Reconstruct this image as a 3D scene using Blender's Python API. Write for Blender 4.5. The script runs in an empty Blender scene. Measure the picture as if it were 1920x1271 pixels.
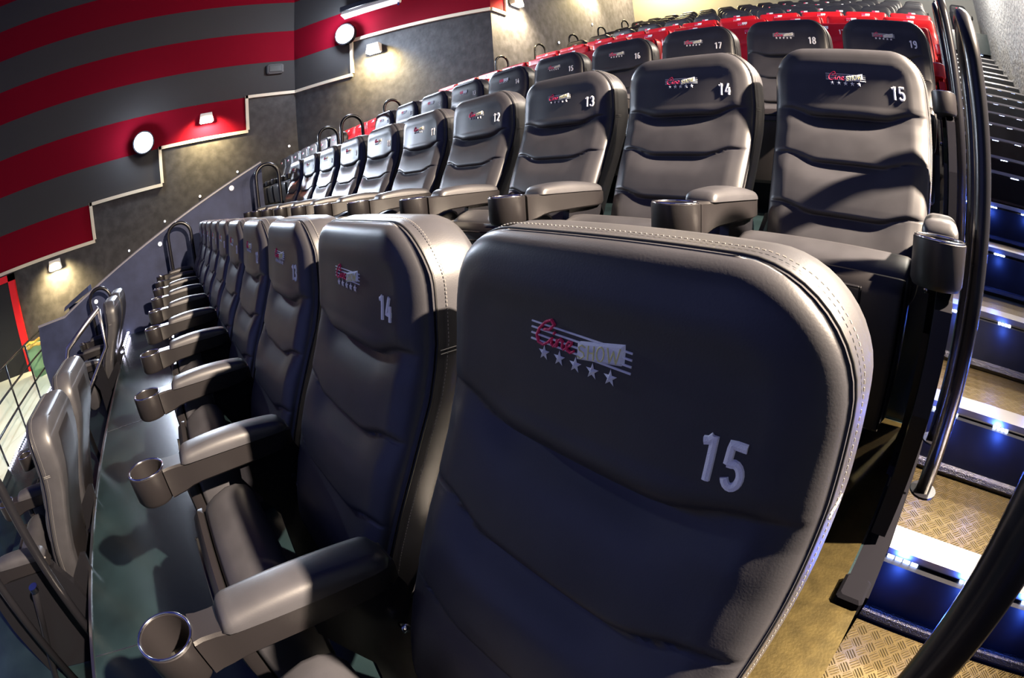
import bpy, math, random
import numpy as np
random.seed(3)
sc = bpy.context.scene
COL = sc.collection
PI = math.pi

# ------------------------------------------------------------------ camera
cam_data = bpy.data.cameras.new('camera')
cam = bpy.data.objects.new('camera', cam_data)
COL.objects.link(cam)
sc.camera = cam
cam_data.type = 'PANO'
cam_data.sensor_fit = 'HORIZONTAL'
cam_data.sensor_width = 36.0
cam_data.clip_start = 0.01
cam_data.clip_end = 200
cam_data.panorama_type = 'FISHEYE_EQUISOLID'
cam_data.fisheye_lens = 930.664 / 1920 * 36
cam_data.fisheye_fov = math.radians(180)
def rodrigues(w):
    w = np.array(w); th = np.linalg.norm(w); k = w / th
    K = np.array([[0, -k[2], k[1]], [k[2], 0, -k[0]], [-k[1], k[0], 0]])
    return np.eye(3) + math.sin(th) * K + (1 - math.cos(th)) * K @ K
from mathutils import Matrix, Vector
Rm = rodrigues((1.11948, 0.58632, 0.72025))
M = Matrix([list(Rm[0]) + [0.29334], list(Rm[1]) + [-0.32508], list(Rm[2]) + [1.14740], [0, 0, 0, 1]])
cam.matrix_world = M

# ------------------------------------------------------------------ world, exposure
world = bpy.data.worlds.new('world'); sc.world = world
world.use_nodes = True
bg = world.node_tree.nodes['Background']
bg.inputs['Color'].default_value = (0.14, 0.20, 1.0, 1)
bg.inputs['Strength'].default_value = 0.16
sc.view_settings.view_transform = 'Standard'
sc.view_settings.look = 'None'
sc.view_settings.gamma = 1
sc.view_settings.exposure = 0.0
sc.cycles.diffuse_bounces = 2
sc.cycles.use_denoising = True

WARM = (1.0, 0.80, 0.50)
YEL = (1.0, 0.78, 0.38)
COOL = (0.72, 0.83, 1.0)
LED = (0.22, 0.38, 1.0)

def lamp(name, kind, loc, energy, color, radius=0.06, aim=None, spot=None, blend=0.5, size=None, size_y=None):
    ld = bpy.data.lights.new(name, kind)
    ld.energy = energy; ld.color = color
    if kind in ('POINT', 'SPOT'):
        ld.shadow_soft_size = radius
    if kind == 'SPOT':
        ld.spot_size = math.radians(spot); ld.spot_blend = blend
    if kind == 'AREA':
        ld.shape = 'RECTANGLE'; ld.size = size; ld.size_y = size_y or size
    o = bpy.data.objects.new(name, ld); COL.objects.link(o); o.location = loc
    if aim is not None:
        d = Vector(aim) - Vector(loc)
        o.rotation_euler = d.to_track_quat('-Z', 'Y').to_euler()
    return o

# right wall lamps (key light), warm
KEY = (1.0, 0.80, 0.60)
lamp('right_wall_light', 'SPOT', (1.88, 1.27, 2.95), 6000, KEY, 0.035, aim=(-1.3, .50, .2), spot=76, blend=.7)
lamp('right_wall_light', 'SPOT', (1.86, 4.4, 4.1), 700, KEY, 0.05, aim=(-2, 3.6, 1.2), spot=115, blend=.8)
lamp('right_wall_light', 'SPOT', (1.86, 7.9, 5.6), 700, KEY, 0.05, aim=(-2, 7, 3), spot=115, blend=.8)
lamp('right_wall_light', 'SPOT', (1.86, 11.4, 7.0), 700, KEY, 0.05, aim=(-2, 10, 4.5), spot=115, blend=.8)
lamp('right_wall_fill', 'POINT', (1.3, 5.0, 4.6), 520, (1.0, .93, .8), 0.06)  # added fill points to brighten the right wall, no fixtures
lamp('right_wall_fill', 'POINT', (1.3, 9.0, 6.4), 800, (1.0, .93, .8), 0.06)
lamp('back_wall_light', 'SPOT', (-7.6, 12.3, 8.2), 2600, YEL, 0.15, aim=(-7.5, 13.0, 5), spot=150)
# added faint violet fill light behind the camera, from the screen side
lamp('screen_side_fill', 'AREA', (-4.0, -9.0, 3.0), 62, (0.36, 0.42, 1.0), aim=(-3.5, 2, 1.0), size=9, size_y=3.8)
# cold floodlights on the left wall, aimed at the seats
lamp('wall_floodlight', 'SPOT', (-10.5, -0.70, 2.95), 1150, COOL, 0.12, aim=(-2, 1.2, 0.5), spot=150, blend=.6)
lamp('wall_floodlight', 'SPOT', (-9.20, 3.25, 4.60), 1500, COOL, 0.12, aim=(-2, 1.5, 1.0), spot=150, blend=.6)
lamp('wall_floodlight_spill', 'POINT', (-10.5, -0.85, 3.0), 150, COOL, 0.12)
lamp('wall_floodlight_spill', 'POINT', (-9.25, 3.35, 4.6), 190, COOL, 0.12)
lamp('cross_aisle_fill', 'SPOT', (-8.0, -5.2, 3.2), 800, (0.95, 1.0, 0.82), 0.2, aim=(-8.0, -5.2, 0), spot=95)  # added downlight without a fixture, brightens the pale floor

# ------------------------------------------------------------------ materials
def mat(name, color, rough=0.5, metal=0.0, bump=None, emit=None, coat=0.0, var=None, spec=0.5):
    m = bpy.data.materials.new(name); m.use_nodes = True
    nt = m.node_tree; b = nt.nodes['Principled BSDF']
    b.inputs['Base Color'].default_value = (*color, 1)
    b.inputs['Roughness'].default_value = rough
    b.inputs['Metallic'].default_value = metal
    b.inputs['Specular IOR Level'].default_value = spec
    b.inputs['Coat Weight'].default_value = coat
    tc = nt.nodes.new('ShaderNodeTexCoord')
    if bump:
        n = nt.nodes.new('ShaderNodeTexNoise'); n.inputs['Scale'].default_value = bump[0]
        n.inputs['Detail'].default_value = 3
        nt.links.new(tc.outputs['Object'], n.inputs['Vector'])
        bp = nt.nodes.new('ShaderNodeBump'); bp.inputs['Strength'].default_value = bump[1]
        bp.inputs['Distance'].default_value = bump[2] if len(bump) > 2 else 0.002
        nt.links.new(n.outputs['Fac'], bp.inputs['Height'])
        nt.links.new(bp.outputs['Normal'], b.inputs['Normal'])
    if var:
        n2 = nt.nodes.new('ShaderNodeTexNoise'); n2.inputs['Scale'].default_value = var[0]
        n2.inputs['Detail'].default_value = 5
        nt.links.new(tc.outputs['Object'], n2.inputs['Vector'])
        r = nt.nodes.new('ShaderNodeValToRGB')
        r.color_ramp.elements[0].position = 0.35; r.color_ramp.elements[1].position = 0.7
        r.color_ramp.elements[0].color = (*[c * var[1] for c in color], 1)
        r.color_ramp.elements[1].color = (*[c * var[2] for c in color], 1)
        nt.links.new(n2.outputs['Fac'], r.inputs['Fac'])
        nt.links.new(r.outputs['Color'], b.inputs['Base Color'])
    if emit:
        b.inputs['Emission Color'].default_value = (*emit[0], 1)
        b.inputs['Emission Strength'].default_value = emit[1]
    return m

def checker_mat(name, color):
    """aluminium tread plate with raised bars in alternating directions"""
    m = mat(name, color, 0.42, 0.85)
    nt = m.node_tree; b = nt.nodes['Principled BSDF']
    tc = nt.nodes.new('ShaderNodeTexCoord')
    def math_(op, a, c=None):
        n = nt.nodes.new('ShaderNodeMath'); n.operation = op
        for i, v in enumerate((a, c)):
            if v is None: continue
            if isinstance(v, (int, float)): n.inputs[i].default_value = v
            else: nt.links.new(v, n.inputs[i])
        return n.outputs[0]
    sx = nt.nodes.new('ShaderNodeSeparateXYZ')
    mp = nt.nodes.new('ShaderNodeMapping'); mp.inputs['Rotation'].default_value = (0, 0, math.radians(45))
    nt.links.new(tc.outputs['Object'], mp.inputs['Vector']); nt.links.new(mp.outputs['Vector'], sx.inputs[0])
    X, Y = sx.outputs[0], sx.outputs[1]
    cell = 0.036
    def wave(v, n):  # n bars across each cell
        return math_('SINE', math_('MULTIPLY', v, 2 * PI * n / cell))
    ck = math_('GREATER_THAN', math_('MULTIPLY', math_('SINE', math_('MULTIPLY', X, PI / cell)),
                                     math_('SINE', math_('MULTIPLY', Y, PI / cell))), 0.0)
    inner = math_('MULTIPLY', math_('ABSOLUTE', math_('SINE', math_('MULTIPLY', X, PI / cell))),
                  math_('ABSOLUTE', math_('SINE', math_('MULTIPLY', Y, PI / cell))))
    inner = math_('GREATER_THAN', inner, 0.12)
    mx = nt.nodes.new('ShaderNodeMix'); mx.data_type = 'FLOAT'
    nt.links.new(ck, mx.inputs[0]); nt.links.new(wave(X, 4), mx.inputs[2]); nt.links.new(wave(Y, 4), mx.inputs[3])
    h = math_('MULTIPLY', math_('MAXIMUM', mx.outputs[0], 0.0), inner)
    bp = nt.nodes.new('ShaderNodeBump'); bp.inputs['Strength'].default_value = 0.9; bp.inputs['Distance'].default_value = 0.004
    nt.links.new(h, bp.inputs['Height']); nt.links.new(bp.outputs['Normal'], b.inputs['Normal'])
    return m

VINYL = mat('black_vinyl', (0.029, 0.029, 0.034), 0.41, bump=(420, 0.22, 0.0005), var=(14, 0.88, 1.12))
REDV = mat('red_vinyl', (0.62, 0.012, 0.018), 0.36, bump=(300, 0.2, 0.0006))
PIPE = mat('black_piping', (0.006, 0.006, 0.007), 0.5)
PLAST = mat('black_plastic', (0.0095, 0.0085, 0.0095), 0.36, bump=(600, 0.3, 0.0005))
REDP = mat('red_plastic', (0.5, 0.01, 0.012), 0.35)
GLOSSP = mat('gloss_black_plastic', (0.012, 0.012, 0.014), 0.18)
METAL = mat('black_painted_steel', (0.007, 0.007, 0.009), 0.26, 0.0, spec=.4)
CHROME = mat('chrome', (0.75, 0.75, 0.78), 0.12, 1.0)
ALU = mat('brushed_aluminium', (0.36, 0.35, 0.36), 0.30, 1.0, bump=(60, 0.15, 0.001))
ALUW = mat('worn_aluminium_strip', (0.036, 0.027, 0.009), 0.5, 0.9, bump=(160, 0.35, 0.001), var=(30, .75, 1.25))
PLATE = checker_mat('aluminium_tread_plate', (0.068, 0.05, 0.018))
THREAD = mat('white_thread', (0.92, 0.92, 0.95), 0.7, bump=(900, 0.8, 0.0008))
PINKT = mat('pink_thread', (0.85, 0.035, 0.13), 0.6, bump=(900, 0.8, 0.0008))
YELT = mat('yellow_thread', (0.85, 0.80, 0.35), 0.6)
STITCH = mat('grey_stitching', (0.16, 0.155, 0.15), 0.7)
FLOORM = mat('dark_floor_sheet', (0.008, 0.016, 0.019), 0.27, var=(3, 0.6, 1.3), bump=(40, 0.2, 0.001))
PALE = mat('pale_floor', (0.62, 0.62, 0.50), 0.35, var=(1.2, 0.9, 1.05))
RISER = mat('black_riser_board', (0.005, 0.006, 0.010), 0.5, var=(5, 0.6, 1.4), spec=.2)
RUBBER = mat('black_rubber', (0.004, 0.004, 0.006), 0.85, spec=.05)
GLIT = mat('black_anti_slip_strip', (0.02, 0.02, 0.025), 0.25, 0.6, bump=(260, 1.0, 0.004))
W_CHAR = mat('charcoal_wall_panel', (0.036, 0.034, 0.035), 0.62, spec=.3, bump=(9, 0.5, 0.008), var=(6, 0.7, 1.35))
W_CHAR2 = mat('blue_grey_wall_panel', (0.075, 0.075, 0.105), 0.6, bump=(9, 0.5, 0.008), var=(6, 0.7, 1.35), spec=.3)
W_GREY = mat('grey_wall_fabric', (0.044, 0.042, 0.042), 0.85, spec=.1, bump=(120, 0.5, 0.004))
W_RED = mat('red_wall_fabric', (0.15, 0.001, 0.009), 0.8, spec=.08, bump=(120, 0.5, 0.004))
W_LIGHT = mat('pale_textured_wall', (0.34, 0.34, 0.35), 0.8, bump=(14, 1.0, 0.03), var=(10, 0.75, 1.25))
W_BACK = mat('grey_back_wall', (0.20, 0.20, 0.19), 0.8, bump=(60, 0.4, 0.004))
PART = mat('blue_grey_partition', (0.022, 0.029, 0.066), 0.6, spec=.2, var=(4, 0.75, 1.2), bump=(30, 0.3, 0.003))
CAPM = mat('grey_cap_rail', (0.14, 0.14, 0.17), 0.4)
TRIM = mat('cream_wall_trim', (0.62, 0.55, 0.42), 0.45)
DOORR = mat('red_door_frame', (0.65, 0.01, 0.012), 0.4)
DOORB = mat('black_doorway', (0.004, 0.004, 0.005), 0.7)
GREENP = mat('green_plastic', (0.16, 0.30, 0.16), 0.5)
GOLD = mat('gold_foil', (0.9, 0.6, 0.15), 0.3, 0.8, bump=(80, 1, 0.01))
E_WHITE = mat('lit_lamp_glass', (1, 1, 1), 0.4, emit=((1, 0.97, 0.9), 12))
E_FLOOD = mat('floodlight_glass', (1, 1, 1), 0.4, emit=((0.85, 0.93, 1.0), 22))
E_LED = mat('led_strip_glass', (1, 1, 1), 0.4, emit=((0.42, 0.55, 1.0), 60))
E_LEDS = mat('led_dot_glass', (1, 1, 1), 0.4, emit=((0.75, 0.75, 1.0), 14))
E_MARK = mat('marker_light_glass', (1, 1, 1), 0.4, emit=((0.95, 0.97, 1.0), 3))
LAMPW = mat('white_lamp_body', (0.75, 0.72, 0.66), 0.4)
SPK = mat('grey_speaker_cloth', (0.09, 0.09, 0.09), 0.8, bump=(200, 0.6, 0.003))

# ------------------------------------------------------------------ mesh helpers
class MB:
    def __init__(s): s.v = []; s.f = []; s.m = []
    def add(s, vs, fs, mi=0):
        o = len(s.v); s.v += [tuple(map(float, q)) for q in vs]
        s.f += [tuple(o + i for i in f) for f in fs]; s.m += [mi] * len(fs)
    def box(s, x0, x1, y0, y1, z0, z1, mi=0, b=0.0):
        if b <= 0:
            vs = [(x, y, z) for x in (x0, x1) for y in (y0, y1) for z in (z0, z1)]
            s.add(vs, [(0, 1, 3, 2), (4, 6, 7, 5), (0, 4, 5, 1), (2, 3, 7, 6), (0, 2, 6, 4), (1, 5, 7, 3)], mi); return
        # chamfered box: three stacked rings per axis using superposition of octagon rings along z
        def ring(i, z):
            return [(x0 + i + b, y0 + i, z), (x1 - i - b, y0 + i, z), (x1 - i, y0 + i + b, z), (x1 - i, y1 - i - b, z),
                    (x1 - i - b, y1 - i, z), (x0 + i + b, y1 - i, z), (x0 + i, y1 - i - b, z), (x0 + i, y0 + i + b, z)]
        vs = ring(b, z0) + ring(0, z0 + b) + ring(0, z1 - b) + ring(b, z1)
        fs = [tuple(range(7, -1, -1)), tuple(range(24, 32))]
        for k in range(3):
            for i in range(8):
                j = (i + 1) % 8; fs.append((8 * k + i, 8 * k + j, 8 * k + 8 + j, 8 * k + 8 + i))
        s.add(vs, fs, mi)
    def prism(s, poly, a0, a1, axis='x', mi=0):
        """poly: 2D outline; axis x -> (y,z) outline, y -> (x,z), z -> (x,y)"""
        n = len(poly)
        def P(q, a):
            return (a, q[0], q[1]) if axis == 'x' else (q[0], a, q[1]) if axis == 'y' else (q[0], q[1], a)
        vs = [P(q, a0) for q in poly] + [P(q, a1) for q in poly]
        fs = [tuple(range(n - 1, -1, -1)), tuple(range(n, 2 * n))]
        fs += [(i, (i + 1) % n, n + (i + 1) % n, n + i) for i in range(n)]
        s.add(vs, fs, mi)
    def tube(s, pts, r, n=10, mi=0, closed=False):
        pts = [np.array(q, float) for q in pts]; N = len(pts); vs = []; up = None
        for i, q in enumerate(pts):
            a = pts[(i - 1) % N] if (closed or i > 0) else q
            c = pts[(i + 1) % N] if (closed or i < N - 1) else q
            t = c - a; t /= (np.linalg.norm(t) + 1e-12)
            if up is None:
                up = np.array([0, 0, 1.0]) if abs(t[2]) < 0.9 else np.array([1.0, 0, 0])
            up = up - t * (up @ t); up /= np.linalg.norm(up); b = np.cross(t, up)
            for k in range(n):
                an = 2 * PI * k / n; vs.append(q + r * (math.cos(an) * up + math.sin(an) * b))
        fs = []
        for i in range(N if closed else N - 1):
            j = (i + 1) % N
            for k in range(n):
                l = (k + 1) % n; fs.append((i * n + k, i * n + l, j * n + l, j * n + k))
        if not closed:
            fs += [tuple(range(n - 1, -1, -1)), tuple(range((N - 1) * n, N * n))]
        s.add(vs, fs, mi)
    def cyl(s, c, r, h, n=24, mi=0, r2=None):
        r2 = r if r2 is None else r2
        vs = [(c[0] + r * math.cos(2 * PI * k / n), c[1] + r * math.sin(2 * PI * k / n), c[2]) for k in range(n)]
        vs += [(c[0] + r2 * math.cos(2 * PI * k / n), c[1] + r2 * math.sin(2 * PI * k / n), c[2] + h) for k in range(n)]
        fs = [tuple(range(n - 1, -1, -1)), tuple(range(n, 2 * n))] + [(k, (k + 1) % n, n + (k + 1) % n, n + k) for k in range(n)]
        s.add(vs, fs, mi)
    def mesh(s, name, mats, smooth=False, angle=None):
        me = bpy.data.meshes.new(name); me.from_pydata(s.v, [], s.f)
        for m in (mats if isinstance(mats, (list, tuple)) else [mats]): me.materials.append(m)
        if any(s.m): me.polygons.foreach_set('material_index', s.m)
        if smooth: me.polygons.foreach_set('use_smooth', [True] * len(s.f))
        me.update()
        if smooth and angle:
            try: me.set_sharp_from_angle(angle=math.radians(angle))
            except Exception: pass
        return me
    def build(s, name, mats, parent=None, smooth=False, angle=None):
        return obj(name, s.mesh(name, mats, smooth, angle), parent)

def obj(name, me, parent=None, loc=None):
    o = bpy.data.objects.new(name, me); COL.objects.link(o)
    if parent is not None: o.parent = parent
    if loc is not None: o.location = loc
    return o
def tag(o, label=None, cat=None, group=None, kind=None):
    if label: o['label'] = label
    if cat: o['category'] = cat
    if group: o['group'] = group
    if kind: o['kind'] = kind
    return o
def thing(name, loc, label, cat, group=None):
    o = bpy.data.objects.new(name, None); COL.objects.link(o); o.location = loc
    o.empty_display_size = 0.1
    return tag(o, label, cat, group)
def struct(name, mb, mats, **k):
    return tag(mb.build(name, mats, **k), kind='structure')

# ------------------------------------------------------------------ the room
RY = [0, 1.164, 2.292, 3.45, 4.62, 5.78, 6.95, 8.13, 9.30, 10.5, 11.7, 12.9]
RF = [0, .467, .94, 1.34, 1.80, 2.25, 2.70, 3.15, 3.61, 4.10, 4.60, 5.08]
XR = 0.30                       # right end of the seat platforms
P0, P1, P2, P3 = (-10.8, -7.5), (-10.8, 2.8), (-6.9, 5.43), (-9.2, 13.3)
def wall_x(y):
    if y < 2.8: return -10.8
    if y < 5.43: return -10.8 + (y - 2.8) * 3.9 / 2.63
    return -6.9 - (y - 5.43) * 2.3 / 7.87

# platforms (row Y, Z, A, B ... L)
def platform(x0a, x0b, y0, y1, z, zb, mats=FLOORM, x1=XR):
    m = MB()
    m.prism([(x0a, y0), (x1, y0), (x1, y1), (x0b, y1)], zb, z, 'z')
    struct('floor', m, mats)
platform(-5.88, -5.88, -3.43, -2.27, -.93, -1.4)
platform(-5.88, -5.88, -2.27, -1.13, -.467, -.93)
platform(-5.88, -5.88, -1.13, .034, 0, -.467)
platform(-5.88, -5.88, .034, 1.162, .467, 0)
for r in range(2, 12):
    y0 = RY[r] - 1.13
    y1 = RY[r + 1] - 1.13 if r < 11 else 13.3
    x1 = XR if r < 11 else 2.0
    ys = [y0] + [q for q in (2.8, 5.43) if y0 < q < y1] + [y1]
    m = MB()
    poly = [(x1, y0), (x1, y1)] + [(wall_x(q), q) for q in reversed(ys)]
    m.prism(poly, RF[r - 1] - .02, RF[r], 'z')
    struct('floor', m, FLOORM)
# tunnel floor left of the partition, pale cross aisle in front, checker plate landing
m = MB(); m.box(-10.8, -5.94, -3.43, 1.16, -1.1, -.95); struct('floor', m, FLOORM)
m = MB(); m.box(-10.8, 2.0, -7.5, -3.44, -1.1, -.95); struct('floor', m, PALE)
m = MB(); m.box(XR + .002, 2.0, -1.2, .80, -.06, 0); struct('floor', m, PLATE)
# worn aluminium edge strips at the aisle end of the platforms
m = MB(); m.box(.18, .343, .036, .36, .4672, .470); m.box(.18, .295, .36, 1.15, .4672, .470)
m.box(.343, .347, .036, .36, 0.001, .470)
struct('trim_1', m, ALUW)
m = MB(); m.box(.292, .352, .355, .425, .45, .49, b=.006); m.box(.30, .36, .40, .79, 0.001, .466)
struct('trim_2', m, RUBBER)
# thin sheet joints and edge bead of the nearest row's floor
m = MB(); m.box(-5.85, .29, -1.142, -1.128, -.02, .006); m.box(-.95, -.946, -1.12, .02, .0, .0015); m.box(-2.9, -2.896, -1.12, .02, .0, .0015)
struct('trim_3', m, ALU)
m = MB(); m.box(-3.9, -3.895, .0, .02, .0, .001)

# left wall in three panels with the stepped cream trim
BANDS = [1.22, 2.0, 2.8, 3.6, 4.4, 5.17, 5.95, 6.75, 7.5, 8.3, 9.1]
def wall_panel(name, A, B, steps, low=None):
    """steps: list of (s0, s1, z_trim) along the panel, s in metres from A"""
    A = np.array(A, float); B = np.array(B, float); L = np.linalg.norm(B - A); d = (B - A) / L
    m = MB(); tr = MB()
    nrm = np.array([d[1], -d[0]])      # into the room
    def Q(s, z, off=0.0):
        q = A + d * s + nrm * off; return (q[0], q[1], z)
    def slab(s0, s1, z0, z1, mi):
        m.add([Q(s0, z0), Q(s1, z0), Q(s1, z1), Q(s0, z1)], [(0, 1, 2, 3)], mi)
    def bar(s0, s1, z0, z1):
        vs = [Q(s, z, o) for s in (s0, s1) for z in (z0, z1) for o in (-.01, .045)]
        tr.add(vs, [(0, 1, 3, 2), (4, 6, 7, 5), (0, 4, 5, 1), (2, 3, 7, 6), (0, 2, 6, 4), (1, 5, 7, 3)])
    prev = None
    for (s0, s1, zt) in steps:
        s0 = max(0, s0); s1 = min(L, s1)
        slab(s0, s1, -1.4, zt, 0)
        for k in range(len(BANDS) - 1):
            if BANDS[k] >= zt - .1: slab(s0, s1, BANDS[k], BANDS[k + 1], 2 if k % 2 == 0 else 1)
        bar(s0 - (.03 if prev is not None else 0), s1, zt - .035, zt + .035)
        if prev is not None: bar(s0 - .035, s0 + .035, prev + .035 if prev < zt else zt, zt + .035 if prev < zt else prev)
        prev = zt
    struct(name, m, [low or W_CHAR, W_GREY, W_RED])
    return tr
t1 = wall_panel('wall_left', P0, P1, [(0, 5.32, 1.22), (5.32, 7.07, 2.0), (7.07, 9.133, 2.8), (9.133, 99, 3.6)])
struct('trim_4', t1, TRIM)
t2 = wall_panel('wall_left_angled', P1, P2, [(0, 1.63, 3.6), (1.63, 99, 4.4)])
struct('trim_5', t2, TRIM)
t3 = wall_panel('wall_left_rear', P2, P3, [(0, .5, 4.4), (.5, 3.0, 5.95), (3.0, 99, 8.3)], W_CHAR2)
struct('trim_6', t3, TRIM)
m = MB(); m.add([(-9.2, 13.3, 4.5), (2.0, 13.3, 4.5), (2.0, 13.3, 10), (-9.2, 13.3, 10)], [(0, 1, 2, 3)]); struct('wall_back', m, W_BACK)
m = MB(); m.add([(2.0, 13.3, -1.2), (2.0, -3.4, -1.2), (2.0, -3.4, 10), (2.0, 13.3, 10)], [(0, 1, 2, 3)]); struct('wall_right', m, W_LIGHT)

# partition beside the left end of the rows
m = MB()
pp = [(.905, .469), (.905, 1.648), (.499, 1.46), (-1.082, .81), (-1.604, .59), (-1.982, .432), (-2.402, .424), (-2.47, .013), (-2.45, -.93), (-2.25, -.93), (-1.14, -.93), (0.03, -.93), (0.03, .469)]
m.prism(pp, -5.94, -5.885, 'x'); struct('wall_partition', m, PART)
m = MB(); capl = [(.91, 1.655), (-1.082, .815), (-1.604, .60), (-1.982, .44), (-2.41, .43)]
m.tube([(-5.912, a, b) for a, b in capl], .018, 6); struct('trim_7', m, CAPM)
# tunnel mouth ledge behind the partition
m = MB(); m.prism([(-1.85, .60), (-2.32, .42), (-2.35, .36), (-1.85, .52)], -7.6, -7.3, 'x'); m.box(-7.6, -7.5, -2.3, -1.5, -.95, .40)
struct('wall_tunnel', m, PART)

# red framed doorway low on the left wall
m = MB(); m.box(-10.80, -10.70, -4.60, -4.42, -.95, 1.16); m.box(-10.80, -10.70, -5.9, -4.42, 1.02, 1.16); m.box(-10.80, -10.70, -5.98, -5.8, -.95, 1.16)
struct('door_1', m, DOORR)
m = MB(); m.box(-10.79, -10.76, -5.8, -4.6, -.95, 1.02); struct('door_2', m, DOORB)

# ------------------------------------------------------------------ aisle stairs
st = thing('aisle_staircase', (1.2, .87, 0), 'tread plate aisle stairs with blue lit aluminium nosings beside the right wall', 'staircase')
st['kind'] = 'structure'
NOSE = []
for i in range(1, 23):
    r, k = divmod(i, 2)
    if k == 0: y = RY[r] + .25 if r < 12 else 13; z = RF[r]
    else:
        y = (RY[r] + RY[r + 1]) / 2 + .25 - .04 if r + 1 < 12 else 12.7; z = (RF[r] + RF[r + 1]) / 2
    if i <= 6: y, z = .87 + .545 * (i - 1), .2335 * i
    NOSE.append((y, z))
SX0, SX1 = .385, 1.995
def child(o, st=st):
    o.parent = st; o.location = (-1.2, -.87, 0); return o
for i, (y, z) in enumerate(NOSE):
    y2 = NOSE[i + 1][0] if i + 1 < len(NOSE) else 13.28
    zp = NOSE[i - 1][1] if i else 0.0
    m = MB(); m.box(SX0, SX1, y + .05, y2 - .02, z - .20, z); child(m.build('tread', PLATE))
    m = MB(); m.box(SX0, SX1, y - .028, y + .05, zp - .12, z - .03); child(m.build('riser', RISER))
    m = MB(); m.prism([(y - .004, z - .018), (y - .004, z + .004), (y + .105, z + .005), (y + .105, z + .001), (y + .045, z), (y + .045, z - .026), (y, z - .026)], SX0, SX1, 'x')
    child(m.build('nosing', ALU))
    m = MB(); m.tube([(SX0 - (.11 if i == 0 else 0), y - .045, zp + .018), (SX1, y - .045, zp + .018)], .022, 8); child(m.build('base_strip', GLIT))
    m = MB()
    xs = [.392, .665, .93, 1.2, 1.46, 1.72]
    for j, x in enumerate(xs):
        w = .115 if j == 0 else .075
        for q in range(4):
            xa = x + q * w / 4; m.box(xa, xa + w / 4 - .006, y - .004, y + .004, z - .036, z - .026)
    child(m.build('led_strip', E_LED))
# stringer hiding the stair end
m = MB(); m.prism([(.80, 0)] + [(a - .03, b - .03) for a, b in NOSE[:20]] + [(NOSE[19][0], NOSE[19][1] - .5), (.9, -.1)], XR + .003, SX0 - .002, 'x')
struct('trim_8', m, RUBBER)
for i in range(5):
    y, z = NOSE[i]
    for x in (.45, .70, .97):
        lamp('step_led_light', 'POINT', (x, y - .08, z - .06), (2.6 if i < 2 else 1.4), (0.06, 0.16, 1.0), .02)

# ------------------------------------------------------------------ seat geometry
EZ = [.30, .33, .39, .47, .54, .61, .66, .73, .81, .86, .90, .95, 1.0, 1.05, 1.10]
EY = [-.205, -.205, -.190, -.168, -.145, -.116, -.093, -.060, -.022, -.006, .003, .008, .011, .006, .003]
WZ = [.30, .35, .42, .50, .60, .70, .80, .90, 1.0, 1.10]
WW = [.200, .212, .226, .236, .243, .248, .251, .251, .247, .243]
class Back:
    """front surface of a backrest: y = F(x, z)"""
    def __init__(s, zt=1.082, zb=.35, rc=.105, ws=1.0, head=.885, seams=(.885, .745, .60), soft=1.0):
        s.zt, s.zb, s.rc, s.ws, s.seams, s.soft = zt, zb, rc, ws, seams, soft
        s.R = .025
    def w(s, z): return np.interp(z, WZ, WW) * s.ws
    def e(s, z): return np.interp(z, EZ, EY)
    def half(s, z):
        h = s.w(z); rc = s.rc
        t = z - (s.zt - rc)
        if t > 0: h = h - rc + math.sqrt(max(rc * rc - t * t, 0))
        t = (s.zb + .07) - z
        if t > 0: h = h - .07 + math.sqrt(max(.0049 - t * t, 0))
        return h
    def inside(s, x, z):
        w = s.w(z); rc = s.rc
        zc = (s.zt + s.zb) / 2; hz = (s.zt - s.zb) / 2
        r = rc if z > zc else .07
        dx = abs(x) - (w - r); dz = abs(z - zc) - (hz - r)
        o = math.hypot(max(dx, 0), max(dz, 0)) + min(max(dx, dz), 0)
        return max(r - o, 0)
    def F(s, x, z):
        d = s.inside(x, z); R = s.R
        y = s.e(z)
        if d < R: y += R * .75 * (1 - math.sqrt(max(1 - (1 - d / R) ** 2, 0)))
        fade = min(d / .05, 1.0)
        c = .28 + .72 * math.exp(-(x / .135) ** 4)
        zs = [s.zt] + list(s.seams) + [s.zb]
        q = min(max((.205 - abs(x)) / .11, 0), 1); sag = -.024 * q * q * (3 - 2 * q)
        pf = 0
        for k in range(4):
            za = zs[k] + (sag if k else 0); zb_ = zs[k + 1] + (sag if k < 3 else 0)
            if zb_ <= z <= za or (k == 0 and z > za) or (k == 3 and z < zb_):
                t = min(max((z - zb_) / (za - zb_), 0), 1)
                if k == 0:
                    up = min(t / .13, 1); up = math.sqrt(max(1 - (1 - up) ** 2, 0))
                    pf = .008 + .020 * up * (1 - .75 * t) * (.45 + .55 * c)
                else:
                    up = min(t / .12, 1); up = math.sqrt(max(1 - (1 - up) ** 2, 0))
                    dn = min((1 - t) / .42, 1); dn = dn * dn * (3 - 2 * dn)
                    pf = -.001 + .016 * up * (1 - c * .95 * (1 - dn)) + (.005 * math.sin(PI * t))
                break
        return y - pf * fade * s.soft

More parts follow.
